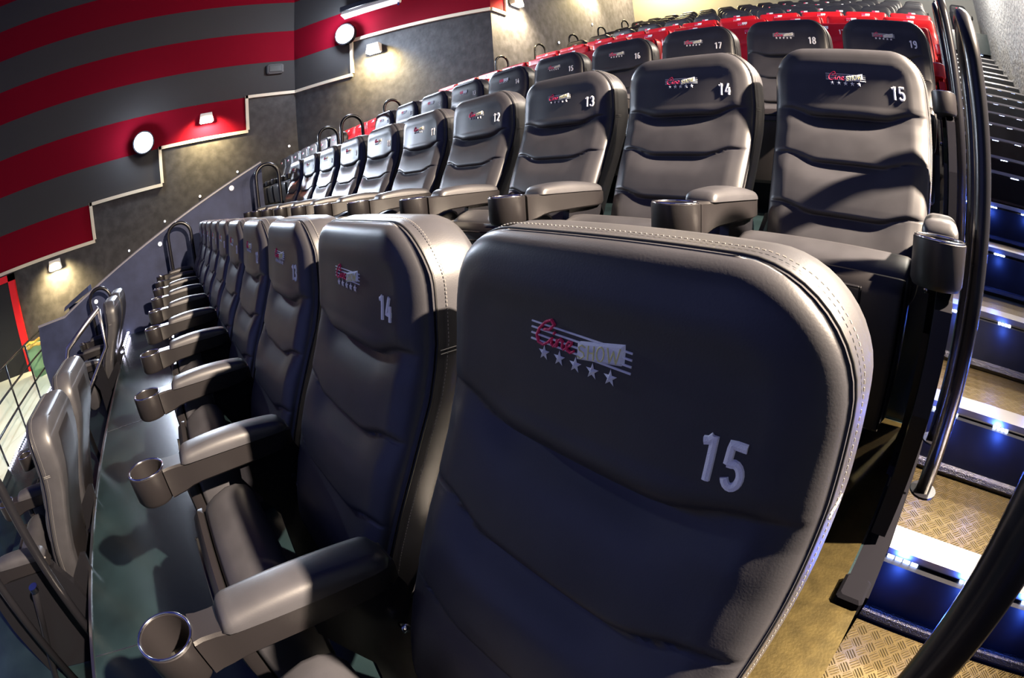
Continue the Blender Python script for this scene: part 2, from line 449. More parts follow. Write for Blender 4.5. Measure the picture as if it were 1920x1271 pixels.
def backrest_mesh(B, name, mats, nu=44, nz=None, th_t=.100, th_b=.090):
    # z samples, dense round the seams and in the corner arcs
    zs = set()
    n_arc = 12 if nu > 30 else 6
    for k in range(n_arc + 1):
        a = PI / 2 * k / n_arc
        zs.add(round(B.zt - B.rc + B.rc * math.sin(a), 5)); zs.add(round(B.zb + .07 - .07 * math.sin(a), 5))
    base = nz or 46
    for z in np.linspace(B.zb + .07, B.zt - B.rc, base): zs.add(round(float(z), 5))
    if nu > 30:
        for q in B.seams:
            for z in np.linspace(q - .05, q + .03, 26): zs.add(round(float(z), 5))
    zs = sorted(zs)
    out = [zs[0]]
    for z in zs[1:]:
        if z - out[-1] > .0012 or z == zs[-1]: out.append(z)
    zs = out
    us = np.sin(np.linspace(-PI / 2, PI / 2, nu + 1)) * .75 + np.linspace(-1, 1, nu + 1) * .25
    V = []; Fc = []; nr = len(zs); nc = len(us)
    for z in zs:
        h = B.half(z)
        for u in us: V.append((u * h, B.F(u * h, z), z))
    for i in range(nr - 1):
        for j in range(nc - 1):
            a = i * nc + j; Fc.append((a, a + 1, a + nc + 1, a + nc))
    # boundary loop (counter clockwise seen from the front)
    loop = [i * nc + nc - 1 for i in range(nr)]
    loop += [(nr - 1) * nc + j for j in range(nc - 2, -1, -1)]
    loop += [i * nc for i in range(nr - 2, -1, -1)]
    loop += [j for j in range(1, nc - 1)]
    MI = [0] * len(Fc)
    cx, cz = 0.0, (B.zt + B.zb) / 2
    prev = loop
    prof = [(.005, .0008), (.016, .0022), (th_t * .5, .006), (th_t * .85, .002), (th_t, -.006), (th_t + .006, -.016)]
    for off, grow in prof:
        cur = []
        for idx in loop:
            x, y, z = V[idx]
            dx, dz = x - cx, z - cz; 
            nx = max(min(dx / .2, 1), -1); nz_ = 1 if z > B.zt - B.rc * .6 else (-1 if z < B.zb + .04 else 0)
            l = math.hypot(nx, nz_) + 1e-9
            t = (z - B.zb) / (B.zt - B.zb)
            yy = y + off * (th_b + (th_t - th_b) * t) / th_t
            cur.append(len(V)); V.append((x + grow * nx / l, yy, z + grow * nz_ / l))
        n = len(loop)
        for k in range(n):
            l = (k + 1) % n; Fc.append((prev[k], prev[l], cur[l], cur[k])); MI.append(0)
        prev = cur
    R_ = prev[:nr]; T_ = prev[nr - 1:nr - 1 + nc]; L_ = [None] * nr
    L_[nr - 1] = T_[-1]
    for q, i in enumerate(range(nr - 2, -1, -1)): L_[i] = prev[nr - 1 + nc + q]
    Bt = prev[nr - 1 + nc + nr - 1:]
    for i in range(1, nr - 2): Fc.append((R_[i], R_[i + 1], L_[i + 1], L_[i])); MI.append(0)
    Fc.append(tuple([R_[nr - 2]] + T_ + [L_[nr - 2]])); MI.append(0)
    Fc.append(tuple([L_[1], L_[0]] + Bt + [R_[0], R_[1]])); MI.append(0)
    me = bpy.data.meshes.new(name); me.from_pydata(V, [], Fc)
    for mm in mats: me.materials.append(mm)
    me.polygons.foreach_set('use_smooth', [True] * len(Fc))
    me.update()
    return me, [V[i] for i in loop]

def pline(loop, off, grow, lo=None):
    pts = []
    for x, y, z in loop:
        nx = max(min(x / .2, 1), -1)
        pts.append((x + grow * nx, y + off, z + (grow if z > 1.0 else 0)))
    return pts

def arc(cx, cy, rx, ry, a0, a1, n=10):
    return [(cx + rx * math.cos(math.radians(a0 + (a1 - a0) * k / n)), cy + ry * math.sin(math.radians(a0 + (a1 - a0) * k / n))) for k in range(n + 1)]
GLY = {
 '0': [arc(.25, .5, .19, .43, 90, 450, 20)],
 '1': [[(.02, .80), (.14, .83), (.24, .93)], [(.24, .95), (.24, .03)]],
 '2': [arc(.25, .70, .18, .23, 170, -20, 10) + [(.08, .09)], [(.05, .08), (.46, .08)]],
 '3': [arc(.23, .71, .18, .21, 160, -80, 10), arc(.23, .29, .20, .23, 80, -160, 10)],
 '4': [[(.30, .95), (.04, .30), (.48, .30)], [(.35, .62), (.35, .03)]],
 '5': [[(.45, .90), (.10, .90), (.08, .50)], [(.08, .52)] + arc(.25, .30, .18, .24, 110, -160, 14)],
 '6': [arc(.27, .70, .18, .23, 60, 180, 8) + [(.08, .32)], arc(.26, .29, .18, .22, 180, 540, 16)],
 '7': [[(.04, .90), (.46, .90), (.20, .03)]],
 '8': [arc(.25, .71, .16, .20, 90, 450, 16), arc(.25, .28, .19, .23, 90, 450, 16)],
 '9': [arc(.24, .70, .18, .22, 0, 360, 16), [(.42, .68)] + arc(.24, .30, .18, .24, 0, -120, 8)],
}
def ribbon(mb, B, pts, w, lift=.0028, mi=0, step=.004):
    # flattened raised thread band following the seat surface
    P = []
    for a, b in zip(pts[:-1], pts[1:]):
        L = math.hypot(b[0] - a[0], b[1] - a[1]); n = max(1, int(L / step))
        for k in range(n): P.append((a[0] + (b[0] - a[0]) * k / n, a[1] + (b[1] - a[1]) * k / n))
    P.append(pts[-1]); V = []; N = len(P)
    for i, (x, z) in enumerate(P):
        a = P[max(i - 1, 0)]; c = P[min(i + 1, N - 1)]
        tx, tz = c[0] - a[0], c[1] - a[1]; l = math.hypot(tx, tz) + 1e-9; nx, nz_ = -tz / l, tx / l
        for s, h in ((-1, -.0010), (-.75, .75), (0, 1), (.75, .75), (1, -.0010)):
            X, Z = x + nx * w / 2 * s, z + nz_ * w / 2 * s
            V.append((X, B.F(X, Z) - (lift * h if h > 0 else -.001), Z))
    F = []
    for i in range(N - 1):
        for k in range(4): F.append((5 * i + k, 5 * i + k + 1, 5 * i + 5 + k + 1, 5 * i + 5 + k))
    F += [(0, 1, 2, 3, 4), tuple(range(5 * N - 1, 5 * N - 6, -1))]
    mb.add(V, F, mi)
def number_mesh(B, num, cx, cz, h=.043, mat_=THREAD):
    mb = MB(); s = str(num); adv = .54 * h * .95; tot = adv * len(s); x = cx - tot / 2
    for ch in s:
        for st_ in GLY[ch]:
            ribbon(mb, B, [(x + (a + .02) * h * .92 - (.10 * h if ch == '1' else 0) + (.1 * h if s[0] == '1' and ch == '1' and len(s) == 2 else 0), cz - h / 2 + b * h) for a, b in st_], h * .20)
        x += adv
    return mb.mesh('number', mat_)
def logo_mesh(B, simple=False):
    mb = MB()
    if simple:
        def patch(x0, x1, z0, z1, mi):
            V = []; n = 4
            for i in range(n + 1):
                for j in range(3):
                    X = x0 + (x1 - x0) * i / n; Z = z0 + (z1 - z0) * j / 2; V.append((X, B.F(X, Z) - .004, Z))
            mb.add(V, [(3 * i + j, 3 * i + 3 + j, 3 * i + 4 + j, 3 * i + 1 + j) for i in range(n) for j in range(2)], mi)
        patch(-.058, -.008, .974, .998, 1); patch(-.006, .055, .972, .998, 0)
        for x in (-.049, -.027, -.006, .015, .037): patch(x - .005, x + .005, .961, .970, 0)
        return mb.mesh('logo', [THREAD, PINKT, YELT])
    for k, z in enumerate((.9965, .9905, .9845, .9785)):
        ribbon(mb, B, [(-.069, z), (.059, z - .004)], .0022, .0014, 0)
    # white name plate
    V = []; nx, nz_ = 14, 6; q = [(-.006, .971), (.052, .978), (.052, 1.0), (-.006, .990)]
    for i in range(nx + 1):
        for j in range(nz_ + 1):
            u, v = i / nx, j / nz_
            X = (q[0][0] * (1 - u) + q[1][0] * u) * (1 - v) + (q[3][0] * (1 - u) + q[2][0] * u) * v
            Z = (q[0][1] * (1 - u) + q[1][1] * u) * (1 - v) + (q[3][1] * (1 - u) + q[2][1] * u) * v
            edge = i in (0, nx) or j in (0, nz_)
            V.append((X, B.F(X, Z) - (-.001 if edge else .0030), Z))
    mb.add(V, [(i * (nz_ + 1) + j, (i + 1) * (nz_ + 1) + j, (i + 1) * (nz_ + 1) + j + 1, i * (nz_ + 1) + j + 1) for i in range(nx) for j in range(nz_)], 0)
    Bl = type('o', (), {'F': staticmethod(lambda x, z: B.F(x, z) - .0030)})
    # SHOW in yellow on the plate
    def wt(s0, pts, mi=2, w=.0014):
        ribbon(mb, Bl, [(x0_ , z0_) for x0_, z0_ in pts], w, .0012, mi, .002)
    def pl(u, v): # plate coords, u along, v up
        X = -.003 + u * .052; Z = .9745 + u * .0065 + v * .0125 * (1 + .12 * u); return (X, Z)
    S = [(.18, .85), (.10, 1.0), (.04, .85), (.06, .62), (.15, .45), (.17, .2), (.10, 0), (.02, .15)]
    wt(0, [pl(a * 1.1, b) for a, b in S])
    wt(0, [pl(.27, 0), pl(.27, 1)]); wt(0, [pl(.40, 0), pl(.40, 1)]); wt(0, [pl(.27, .5), pl(.40, .5)])
    wt(0, [pl(.55 + .08 * math.cos(a), .5 + .5 * math.sin(a)) for a in np.linspace(0, 2 * PI, 14)])
    wt(0, [pl(.70, 1), pl(.76, 0), pl(.83, .8), pl(.90, 0), pl(.97, 1)])
    # Cine in pink script
    Bp = type('o', (), {'F': staticmethod(lambda x, z: B.F(x, z) - .0012)})
    def pk(pts, w=.0030): ribbon(mb, Bp, pts, w, .0018, 1, .002)
    pk([(-.050, .9915), (-.042, .9930), (-.036, .9985), (-.040, 1.0025), (-.048, .9995), (-.056, .9920), (-.060, .9840), (-.057, .9775), (-.050, .9760), (-.043, .9800), (-.038, .9850)])
    pk([(-.038, .9855), (-.0385, .9790), (-.035, .9775), (-.032, .9810)], .0026); pk([(-.036, .9895), (-.0345, .9915)], .003)
    pk([(-.031, .9855), (-.0315, .9775)], .0026); pk([(-.031, .9820), (-.027, .9865), (-.0235, .9845), (-.0235, .9790), (-.021, .9775), (-.018, .9800)], .0026)
    pk([(-.018, .9805), (-.0125, .9835), (-.0115, .9865), (-.015, .9870), (-.018, .9830), (-.0170, .9780), (-.0120, .9765), (-.008, .9790)], .0026)
    for x, z in ((-.049, .9675), (-.0275, .9670), (-.006, .9660), (.0155, .9655), (.037, .9650)):
        V = [(x, B.F(x, z) - .0035, z)]
        for k in range(10):
            a = PI / 2 + k * PI / 5; rr = .0082 if k % 2 == 0 else .0033
            X, Z = x + rr * math.cos(a), z + rr * math.sin(a); V.append((X, B.F(X, Z) - .0006, Z))
        mb.add(V, [(0, 1 + (k + 1) % 10, 1 + k) for k in range(10)], 0)
    return mb.mesh('logo', [THREAD, PINKT, YELT])

def pan_meshes(vin, sh, ws=1.0):
    """folded seat: cushion behind, plastic shell with grip slot in front"""
    w = .222 * ws
    def loft(sections, mi=0):
        mb = MB(); n = len(sections[0]); V = []; F = []
        for s_ in sections: V += s_
        for i in range(len(sections) - 1):
            for k in range(n):
                l = (k + 1) % n; F.append((i * n + k, i * n + l, (i + 1) * n + l, (i + 1) * n + k))
        F += [tuple(range(n - 1, -1, -1)), tuple(range((len(sections) - 1) * n, len(sections) * n))]
        mb.add(V, F, mi); return mb
    # cushion outline in (y,z), rounded
    out = [(-.432, .19), (-.438, .30), (-.440, .42), (-.436, .490), (-.425, .506), (-.400, .520), (-.360, .534), (-.330, .534), (-.305, .522), (-.292, .495), (-.290, .42), (-.296, .32), (-.308, .22), (-.330, .17), (-.38, .155), (-.415, .165)]
    cy, cz = -.365, .35; secs = []
    for x, s_ in ((-w, .80), (-w * .975, .93), (-w * .93, .985), (-w * .8, 1), (-w * .3, 1.012), (w * .3, 1.012), (w * .8, 1), (w * .93, .985), (w * .975, .93), (w, .80)):
        secs.append([(x, cy + (y - cy) * s_, cz + (z - cz) * (1 - (1 - s_) * .35)) for y, z in out])
    cushion = loft(secs).mesh('seat_cushion', vin, True, 60)
    sout = [(-.441, .16), (-.455, .17), (-.470, .26), (-.478, .38), (-.478, .462), (-.470, .488), (-.455, .500), (-.441, .500)]
    ws_ = .215 * ws
    secs = []
    for x, s_ in ((-ws_, .55), (-ws_ * .98, .85), (-ws_ * .93, 1), (ws_ * .93, 1), (ws_ * .98, .85), (ws_, .55)):
        secs.append([(x, -.441 + (y + .441) * s_, .33 + (z - .33) * (.97 + .03 * s_)) for y, z in sout])
    shell = loft(secs).mesh('seat_shell', sh, True, 35)
    mb = MB(); mb.box(-.135, .115, -.4835, -.470, .438, .4445, b=.003); mb.box(-.135, .115, -.4815, -.472, .470, .4745, b=.002)
    mb.box(-.140, -.134, -.4835, -.470, .438, .4745, b=.002); mb.box(.114, .120, -.4835, -.470, .438, .4745, b=.002)
    grip = mb.mesh('seat_grip', GLOSSP, False)
    return cushion, shell, grip

AX = .284     # armrest centre line relative to the seat
def arm_meshes(pl, vin):
    mb = MB(); cy = -.555; ztop = .604
    n = 32; ro, ri = .0555, .0475
    V = []
    for k in range(n):
        a = 2 * PI * k / n; c, s_ = math.cos(a), math.sin(a)
        V += [(AX + ro * .90 * c, cy + ro * .90 * s_, .521), (AX + ro * c, cy + ro * s_, .531), (AX + ro * c, cy + ro * s_, ztop - .002), (AX + (ro - .003) * c, cy + (ro - .003) * s_, ztop),
              (AX + ri * c, cy + ri * s_, ztop - .001), (AX + ri * .93 * c, cy + ri * .93 * s_, .528)]
    F = []
    for k in range(n):
        l = (k + 1) % n
        for q in range(5): F.append((6 * k + q, 6 * l + q, 6 * l + q + 1, 6 * k + q + 1))
    F.append(tuple(6 * k for k in range(n - 1, -1, -1))); F.append(tuple(6 * k + 5 for k in range(n)))
    mb.add(V, F)
    # body loft along y with S shaped underside
    secs = [(-.506, .038, .522), (-.490, .034, .523), (-.465, .034, .527), (-.440, .037, .536), (-.41, .039, .541), (-.30, .0395, .545), (-.20, .0395, .548), (-.16, .037, .552), (-.145, .030, .558)]
    V = []
    for y, hw, zb in secs:
        zt = ztop - (.0 if y < -.15 else .004); b = .005
        V += [(AX - hw + b, y, zb), (AX + hw - b, y, zb), (AX + hw, y, zb + b), (AX + hw, y, zt - b), (AX + hw - b, y, zt), (AX - hw + b, y, zt), (AX - hw, y, zt - b), (AX - hw, y, zb + b)]
    F = []
    for i in range(len(secs) - 1):
        for k in range(8): F.append((8 * i + k, 8 * i + (k + 1) % 8, 8 * i + 8 + (k + 1) % 8, 8 * i + 8 + k))
    F += [tuple(range(7, -1, -1)), tuple(range(8 * len(secs) - 8, 8 * len(secs)))]
    mb.add(V, F)
    body = mb.mesh('armrest', pl, True, 40)
    # upholstered pad
    mb = MB(); V = []; ns = 26; m_ = 12
    for i in range(ns + 1):
        t = i / ns; y = -.452 + t * (.452 - .150)
        e = min(t / .08, 1); e2 = min((1 - t) / .10, 1)
        hw = .0435 * (.80 + .20 * math.sqrt(max(1 - (1 - e) ** 2, 0))) * (.55 + .45 * math.sqrt(max(1 - (1 - e2) ** 2, 0)))
        hh = .036 * (.45 + .55 * math.sin(PI * min(max(t * .86 + .10, 0), 1)) ** .8) * (math.sqrt(max(1 - (1 - e) ** 2, 0)) * .85 + .15) * (math.sqrt(max(1 - (1 - e2) ** 2, 0)) * .8 + .2)
        for k in range(m_ + 1):
            a = PI * k / m_; c = math.cos(a); sn = math.sin(a)
            V.append((AX - hw * math.copysign(abs(c) ** .55, c), y, ztop - .002 + hh * sn ** .75))
    F = []
    for i in range(ns):
        for k in range(m_): q = i * (m_ + 1) + k; F.append((q, q + 1, q + m_ + 2, q + m_ + 1))
    F += [tuple(range(m_, -1, -1)), tuple(range(ns * (m_ + 1), (ns + 1) * (m_ + 1)))]
    F += [tuple([i * (m_ + 1) for i in range(ns + 1)] + [i * (m_ + 1) + m_ for i in range(ns, -1, -1)])]
    mb.add(V, F); pad = mb.mesh('arm_pad', vin, True, 70)
    mb = MB(); mb.tube([(AX + .0515 * math.cos(a), cy + .0515 * math.sin(a), ztop + .0005) for a in np.linspace(0, 2 * PI, 33)[:-1]], .0028, 6, closed=True)
    rim = mb.mesh('cup_rim', CHROME, True)
    mb = MB(); mb.tube([(AX - .03, cy - .012, .534), (AX - .005, cy - .004, .540), (AX + .030, cy + .02, .534)], .004, 6); mb.tube([(AX - .005, cy - .004, .539), (AX + .008, cy - .032, .533)], .004, 6)
    strut = mb.mesh('cup_strut', ALUW, True)
    return body, pad, rim, strut

def flip_x(me, name):
    m2 = me.copy(); m2.name = name
    for v in m2.vertices: v.co.x = v.co.x - 2 * AX
    return m2

def bracket_mesh(pl):
    mb = MB()
    mb.prism([(-.33, .0), (-.05, .0), (-.06, .02), (-.10, .03), (-.12, .30), (-.13, .52), (-.145, .56), (-.30, .555), (-.31, .50), (-.24, .35), (-.25, .03), (-.31, .02)], AX - .014, AX + .014, 'x')
    mb.prism([(-.14, .30), (.03, .42), (.05, .55), (.02, .55), (-.14, .40)], AX - .008, AX + .008, 'x')
    return mb.mesh('bracket', pl)
def endpanel_mesh(pl):
    mb = MB()
    mb.prism([(-.60, .02), (-.07, .02), (-.05, .20), (-.08, .45), (-.13, .55), (-.50, .535), (-.55, .50), (-.60, .49), (-.615, .30)], AX + .004, AX + .040, 'x')
    return mb.mesh('side_panel', pl, False)

class Kit: pass
def make_kit(B, vin, pl, name, hi=True, ws=1.0):
    k = Kit(); k.B = B
    k.back, loop = backrest_mesh(B, 'backrest', [vin], nu=44 if hi else 18, nz=46 if hi else 26)
    k.loop = loop
    mb = MB(); mb.tube(pline(loop[::(1 if hi else 2)],  .0052, .0008), .0021 if hi else .003, 6, closed=True); k.piping = mb.mesh('piping', PIPE, True)
    # stitching: short dashes on the side band just behind the piping
    mb = MB()
    if hi:
        pts = [p_ for p_ in pline(loop, .022, .0048) if p_[2] > .42]
        acc = 0.0
        for a, b in zip(pts[:-1], pts[1:]):
            L = math.dist(a, b)
            if L > .1 or L < 1e-6: continue
            while acc < L:
                q0 = [a[i] + (b[i] - a[i]) * acc / L for i in range(3)]
                q1 = [q0[i] + (b[i] - a[i]) / L * .0034 for i in range(3)]
                mb.tube([q0, q1], .0007, 4); acc += .0062
            acc -= L
    if hi:
        for sg in (-1, 1):
            for dz in (-.003, .003):
                w_ = B.half(.885) + .0042
                mb.tube([(sg * w_, B.e(.885) + .028, .885 + dz), (sg * (w_ + .0008), B.e(.885) + .06, .885 + dz), (sg * (w_ - .003), B.e(.885) + .092, .885 + dz)], .0009, 4)
    k.stitch = mb.mesh('stitching', STITCH) if mb.v else None
    # back shell
    mb = MB(); V = []; 
    zz = np.linspace(B.zb + .03, B.zt - .05, 16); nn = 9
    for z in zz:
        w = B.half(z) - .014; y = B.e(z) + .098
        for c in range(nn):
            u = -1 + 2 * c / (nn - 1)
            V.append((w * u, y + .026 * (1 - abs(u) ** 6) * min(1, (B.zt - .05 - z) / .02 + .15), z))
    F = [(nn * i + j, nn * i + j + nn, nn * i + j + nn + 1, nn * i + j + 1) for i in range(15) for j in range(nn - 1)] + [tuple(range(nn)), tuple(range(16 * nn - 1, 15 * nn - 1, -1))]
    mb.add(V, F); k.shell_back = mb.mesh('back_shell', pl, True, 40)
    k.logo = logo_mesh(B, simple=not hi)
    k.cushion, k.shell, k.grip = pan_meshes(vin, pl, ws)
    k.arm, k.pad, k.rim, k.strut = arm_meshes(pl, vin)
    k.armL, k.padL, k.rimL = flip_x(k.arm, 'armrest'), flip_x(k.pad, 'arm_pad'), flip_x(k.rim, 'cup_rim')
    k.bracket = bracket_mesh(METAL)
    k.panel = endpanel_mesh(pl if vin is REDV else METAL)
    k.bolts = []
    for x in (-.262, .262):
        mb = MB(); mb.tube([(x - .010, -.165, .44), (x + .010, -.165, .44)], .009, 8); k.bolts.append(mb.mesh('bolt', CHROME, True))
    return k

NEAR = make_kit(Back(), VINYL, PLAST, 'near')
FAR = make_kit(Back(), VINYL, PLAST, 'far', hi=False)
REDB = Back(zt=1.03, rc=.035, ws=1.13, seams=(.90, .745, .60), soft=.9)
RED = make_kit(REDB, REDV, REDP, 'red', hi=False, ws=1.1)
NUMS = {}
def place_seat(k, x, y, z, label, group, num=None, hi=True, left_arm=False, right_end=False, numpos=(.160, .948), cat='cinema seat'):
    t = thing('cinema_seat', (x, y, z), label, cat, group)
    b = obj('backrest', k.back, t); obj('piping', k.piping, b)
    if k.stitch and hi: obj('stitching', k.stitch, b)
    obj('back_shell', k.shell_back, t)
    obj('logo', k.logo, b)
    if num is not None:
        key = (id(k), num, numpos)
        if key not in NUMS: NUMS[key] = number_mesh(k.B, num, numpos[0], numpos[1])
        n_ = obj('number', NUMS[key], b); n_['label'] = 'white embroidered seat number %d' % num
    c = obj('seat_cushion', k.cushion, t); s = obj('seat_shell', k.shell, t)
    if hi: obj('seat_grip', k.grip, s)
    a = obj('armrest', k.arm, t); obj('arm_pad', k.pad, a); obj('cup_rim', k.rim, a)
    if hi: obj('cup_strut', k.strut, a)
    if left_arm:
        a = obj('armrest', k.armL, t); obj('arm_pad', k.padL, a); obj('cup_rim', k.rimL, a)
    obj('bracket', k.bracket, t)
    if hi:
        for b_ in k.bolts: obj('bolt', b_, t)
    if right_end: obj('side_panel', k.panel, t)
    return t

P = .58
ORD = ['', 'first', 'second', 'third', 'fourth', 'fifth', 'sixth', 'seventh', 'eighth', 'ninth', 'tenth', 'eleventh', 'twelfth', 'thirteenth', 'fourteenth', 'fifteenth', 'sixteenth', 'seventeenth', 'eighteenth', 'nineteenth', 'twentieth']
# nearest row: 15 .. 6
for n in range(15, 5, -1):
    lab = {15: 'large black padded seat with white number 15 filling the foreground',
           14: 'black padded seat numbered 14 directly left of the huge foreground seat'}.get(n, 'black padded seat number %d in the nearest row, %s from its right end' % (n, ORD[16 - n]))
    place_seat(NEAR, (n - 15) * P, 0, 0, lab, 'black seats of the nearest row', n, left_arm=(n == 6), right_end=(n == 15), numpos=(.159, .927) if n == 15 else (.160, .948))
for n in range(15, 5, -1):
    lab = 'black seat number %d in the second row, %s from the aisle railing' % (n, ORD[16 - n])
    place_seat(NEAR, .0165 + (n - 15) * P, 1.164, .467, lab, 'black seats of the second row', n, left_arm=(n == 6), right_end=(n == 15))
for n in range(19, 9, -1):
    lab = 'black seat number %d in the third row, %s from the right aisle' % (n, ORD[20 - n])
    place_seat(NEAR if n > 14 else FAR, .050 + (n - 19) * P, 2.292, .94, lab, 'black seats of the third row', n, hi=n > 14, left_arm=(n == 10), right_end=(n == 19))
for j in range(7):
    place_seat(FAR, -6.9 - j * P, 2.292, .94, 'third row seat beyond the left aisle, %s from that aisle' % ORD[j + 1], 'third row seats left of the far aisle', None, hi=False, left_arm=(j == 6))
# front row below, backs turned to the camera
for n in (12, 11, 7, 6):
    lab = {12: 'black seat of the lower front row, nearest its hooped rail, seen from behind', 11: 'black seat seen from behind just past the nearest lower row seat',
           7: 'brightly lit lower row seat by the partition, second from the left', 6: 'brightly lit lower row seat touching the partition end'}[n]
    place_seat(NEAR, (n - 15) * P, -1.164, -.467, lab, 'black seats of the lower front row', None, left_arm=(n in (11, 6)), right_end=(n == 12))
rowname = {3: 'first red row', 4: 'second red row', 5: 'third red row'}
for r, x0, pt in ((3, .05, .618), (4, .127, .62), (5, .13, .603)):
    j = 0
    while True:
        x = x0 - j * pt
        if x - .35 < wall_x(RY[r] - .3) + .1 or x - .35 < wall_x(RY[r] + .1) + .1: break
        if r == 3 and abs(x + 6.69) < .42: j += 1; continue
        num = 18 - j if (r == 3 and j < 3) else None
        place_seat(RED, x, RY[r], RF[r], 'bright red seat in the %s, %s from the aisle' % (rowname[r], ORD[j + 1]), 'red seats of the ' + rowname[r], num, hi=False, right_end=(j == 0))
        j += 1
rowb = {6: 'first row behind the red seats', 7: 'second row behind the red seats', 8: 'third row behind the red seats', 9: 'second last row', 10: 'rearmost row'}
for r in range(6, 11):
    j = 0
    while True:
        x = .13 - j * P
        if x - .34 < wall_x(RY[r]) + .35 or (r < 10 and x - .36 < {6: -6.99, 7: -7.12, 8: -7.24, 9: -7.40}[r]): break
        place_seat(FAR, x, RY[r] , RF[r], 'small black seat, %s from the right, %s' % (ORD[j + 1], rowb[r]), 'seats of the ' + rowb[r], None, hi=False)
        j += 1
place_seat(FAR, 1.42, 12.9, 5.08, 'lone pale lit seat at the top of the aisle stairs', None, None, hi=False, left_arm=False)

# ------------------------------------------------------------------ hooped rails
def hoop_mesh(h=1.13, w=.29, r=.022, rb=.145):
    mb = MB(); pts = [(0, 0, .0), (0, 0, h * .5), (0, 0, h - rb)]
    pts += [(0, w / 2 - rb * math.cos(a), h - rb + rb * math.sin(a)) for a in np.linspace(0, PI, 17)[1:-1]]
    pts += [(0, w, h - rb), (0, w, h * .5), (0, w, 0)]
    mb.tube(pts, r, 14)
    return mb.mesh('rail_tube', METAL, True)
HM = hoop_mesh()
FM = []
for y_ in (0, .29):
    q_ = MB(); q_.cyl((0, y_, 0), .04, .006, 18); FM.append(q_.mesh('foot_plate', METAL, False))
def hoop(x, y, z, label, group):
    t = thing('hoop_rail', (x, y, z), label, 'railing', group)
    obj('rail_tube', HM, t); [obj('foot_plate', f_, t) for f_ in FM]; return t
names_r = {0: 'black tube rail rising very close to the camera at the lower right', 1: 'tall black hooped rail beside the second row seat 15', 2: 'black hooped rail beside the third row seat 19',
           3: 'black hooped rail at the aisle end of the first red row', 4: 'black hooped rail at the aisle end of the second red row', 5: 'black hooped rail at the aisle end of the third red row'}
for r in range(6):
    hoop((.405, .405, .41, .41, .50, .50)[r], RY[r] - .345, RF[r], names_r[r], 'hooped rails along the right aisle')
for x, r, lb in ((-5.62, 0, 'tall dark hooped rail at the far left end of the nearest row'), (-5.62, 1, 'dark hooped rail in front of the rear edge of the blue partition'),
                 (-5.56, 2, 'bright topped hooped rail in front of the red seats, left of third row seat 10'), (-6.49, 2, 'hooped rail on the far side of the left aisle'),
                 (-6.69, 3, 'small hooped rail poking above the first red row'), (-6.80, 5, 'hooped rail beside the corner of the dark wall'), (-6.99, 6, 'second hooped rail to the right of the dark wall corner'),
                 (-7.12, 7, 'third hooped rail along the rear left wall'), (-7.24, 8, 'fourth hooped rail along the rear left wall'), (-7.40, 9, 'last hooped rail, by the back wall corner')):
    hoop(x, RY[r] - .39, RF[r], lb, 'hooped rails along the left side')
hoop(-5.63, -1.53, -.467, 'hooped rail against the partition behind the brightly lit lower seats', 'hooped rails of the lower rows')
hoop(-1.25, -1.53, -.467, 'dark hooped rail at the left picture edge beside the lower row', 'hooped rails of the lower rows')
# slanting handrail and a post in the lower rows
t = thing('slanted_handrail', (-3.5, -1.2, -.467), 'pale lit slanting handrail in the gap of the lower row', 'railing')
def pc(name, mb, m_, t, **k):
    o = mb.build(name, m_, t, **k); o.location = (-t.location.x, -t.location.y, -t.location.z); return o
m = MB(); m.tube([(-3.5, -1.033, .70), (-3.5, -1.382, .485), (-3.5, -1.44, .36), (-3.5, -1.44, -.46)], .022, 10); pc('top_rail', m, ALU, t, smooth=True)
m = MB(); m.tube([(-3.5, -1.036, .69), (-3.5, -1.044, .41), (-3.5, -1.328, .11), (-3.5, -1.43, .03)], .016, 10); pc('lower_rail', m, ALU, t, smooth=True)
t = thing('handrail_post', (-1.95, -2.03, -.93), 'bare dark steel post end in the lower left corner', 'post')
m = MB(); m.tube([(-1.25, -1.36, .12), (-1.32, -1.50, -.10), (-1.35, -1.75, -.50), (-1.35, -1.85, -.93)], .018, 10); pc('post', m, METAL, t, smooth=True)
m = MB(); m.cyl((-1.25, -1.36, .115), .024, .02, 14); pc('end_cap', m, CHROME, t)

# guard rail and led edge by the pale cross aisle
t = thing('guard_rail', (-7, -3.45, -.93), 'dark multi bar guard rail in front of the pale floor', 'railing')
for z in (.02, -.30, -.60):
    m = MB(); m.tube([(-9.2, -3.45, z), (-3.0, -3.45, z)], .018, 8); pc('rail_bar', m, METAL, t, smooth=True)
for x in (-9.1, -7.9, -6.7, -5.5, -4.3):
    m = MB(); m.tube([(x, -3.45, -.93), (x, -3.45, .02)], .018, 8); pc('post', m, METAL, t, smooth=True)
def led_row(name, a, b, n, r, label):
    t = thing(name, a, label, 'led strip')
    m = MB(); m.cyl((0, 0, 0), r, .012, 8); me = m.mesh('led_dot', E_LEDS)
    for k in range(n):
        obj('led_dot', me, t, [(b[i] - a[i]) * k / (n - 1) for i in range(3)])
    return t
led_row('led_edge_strip', (-8.7, -3.395, -.928), (-5.4, -3.395, -.928), 44, .016, 'row of white light dots along the edge of the pale floor')
led_row('led_edge_strip', (-5.85, -1.15, .03), (-4.9, -1.15, .03), 12, .016, 'short row of white light dots beside the lit lower seats')
t = thing('waste_bin', (-10.0, -4.0, -.95), 'green waste bin with gold rim before the red doorway', 'bin')
m = MB(); m.cyl((0, 0, 0), .20, .62, 20, r2=.27); o = m.build('bin_body', GREENP, t, smooth=True, angle=40)
m = MB(); m.tube([(.27 * math.cos(a), .27 * math.sin(a), .64 + .02 * math.sin(5 * a)) for a in np.linspace(0, 2 * PI, 25)[:-1]], .035, 6, closed=True); m.build('bin_liner', GOLD, t)

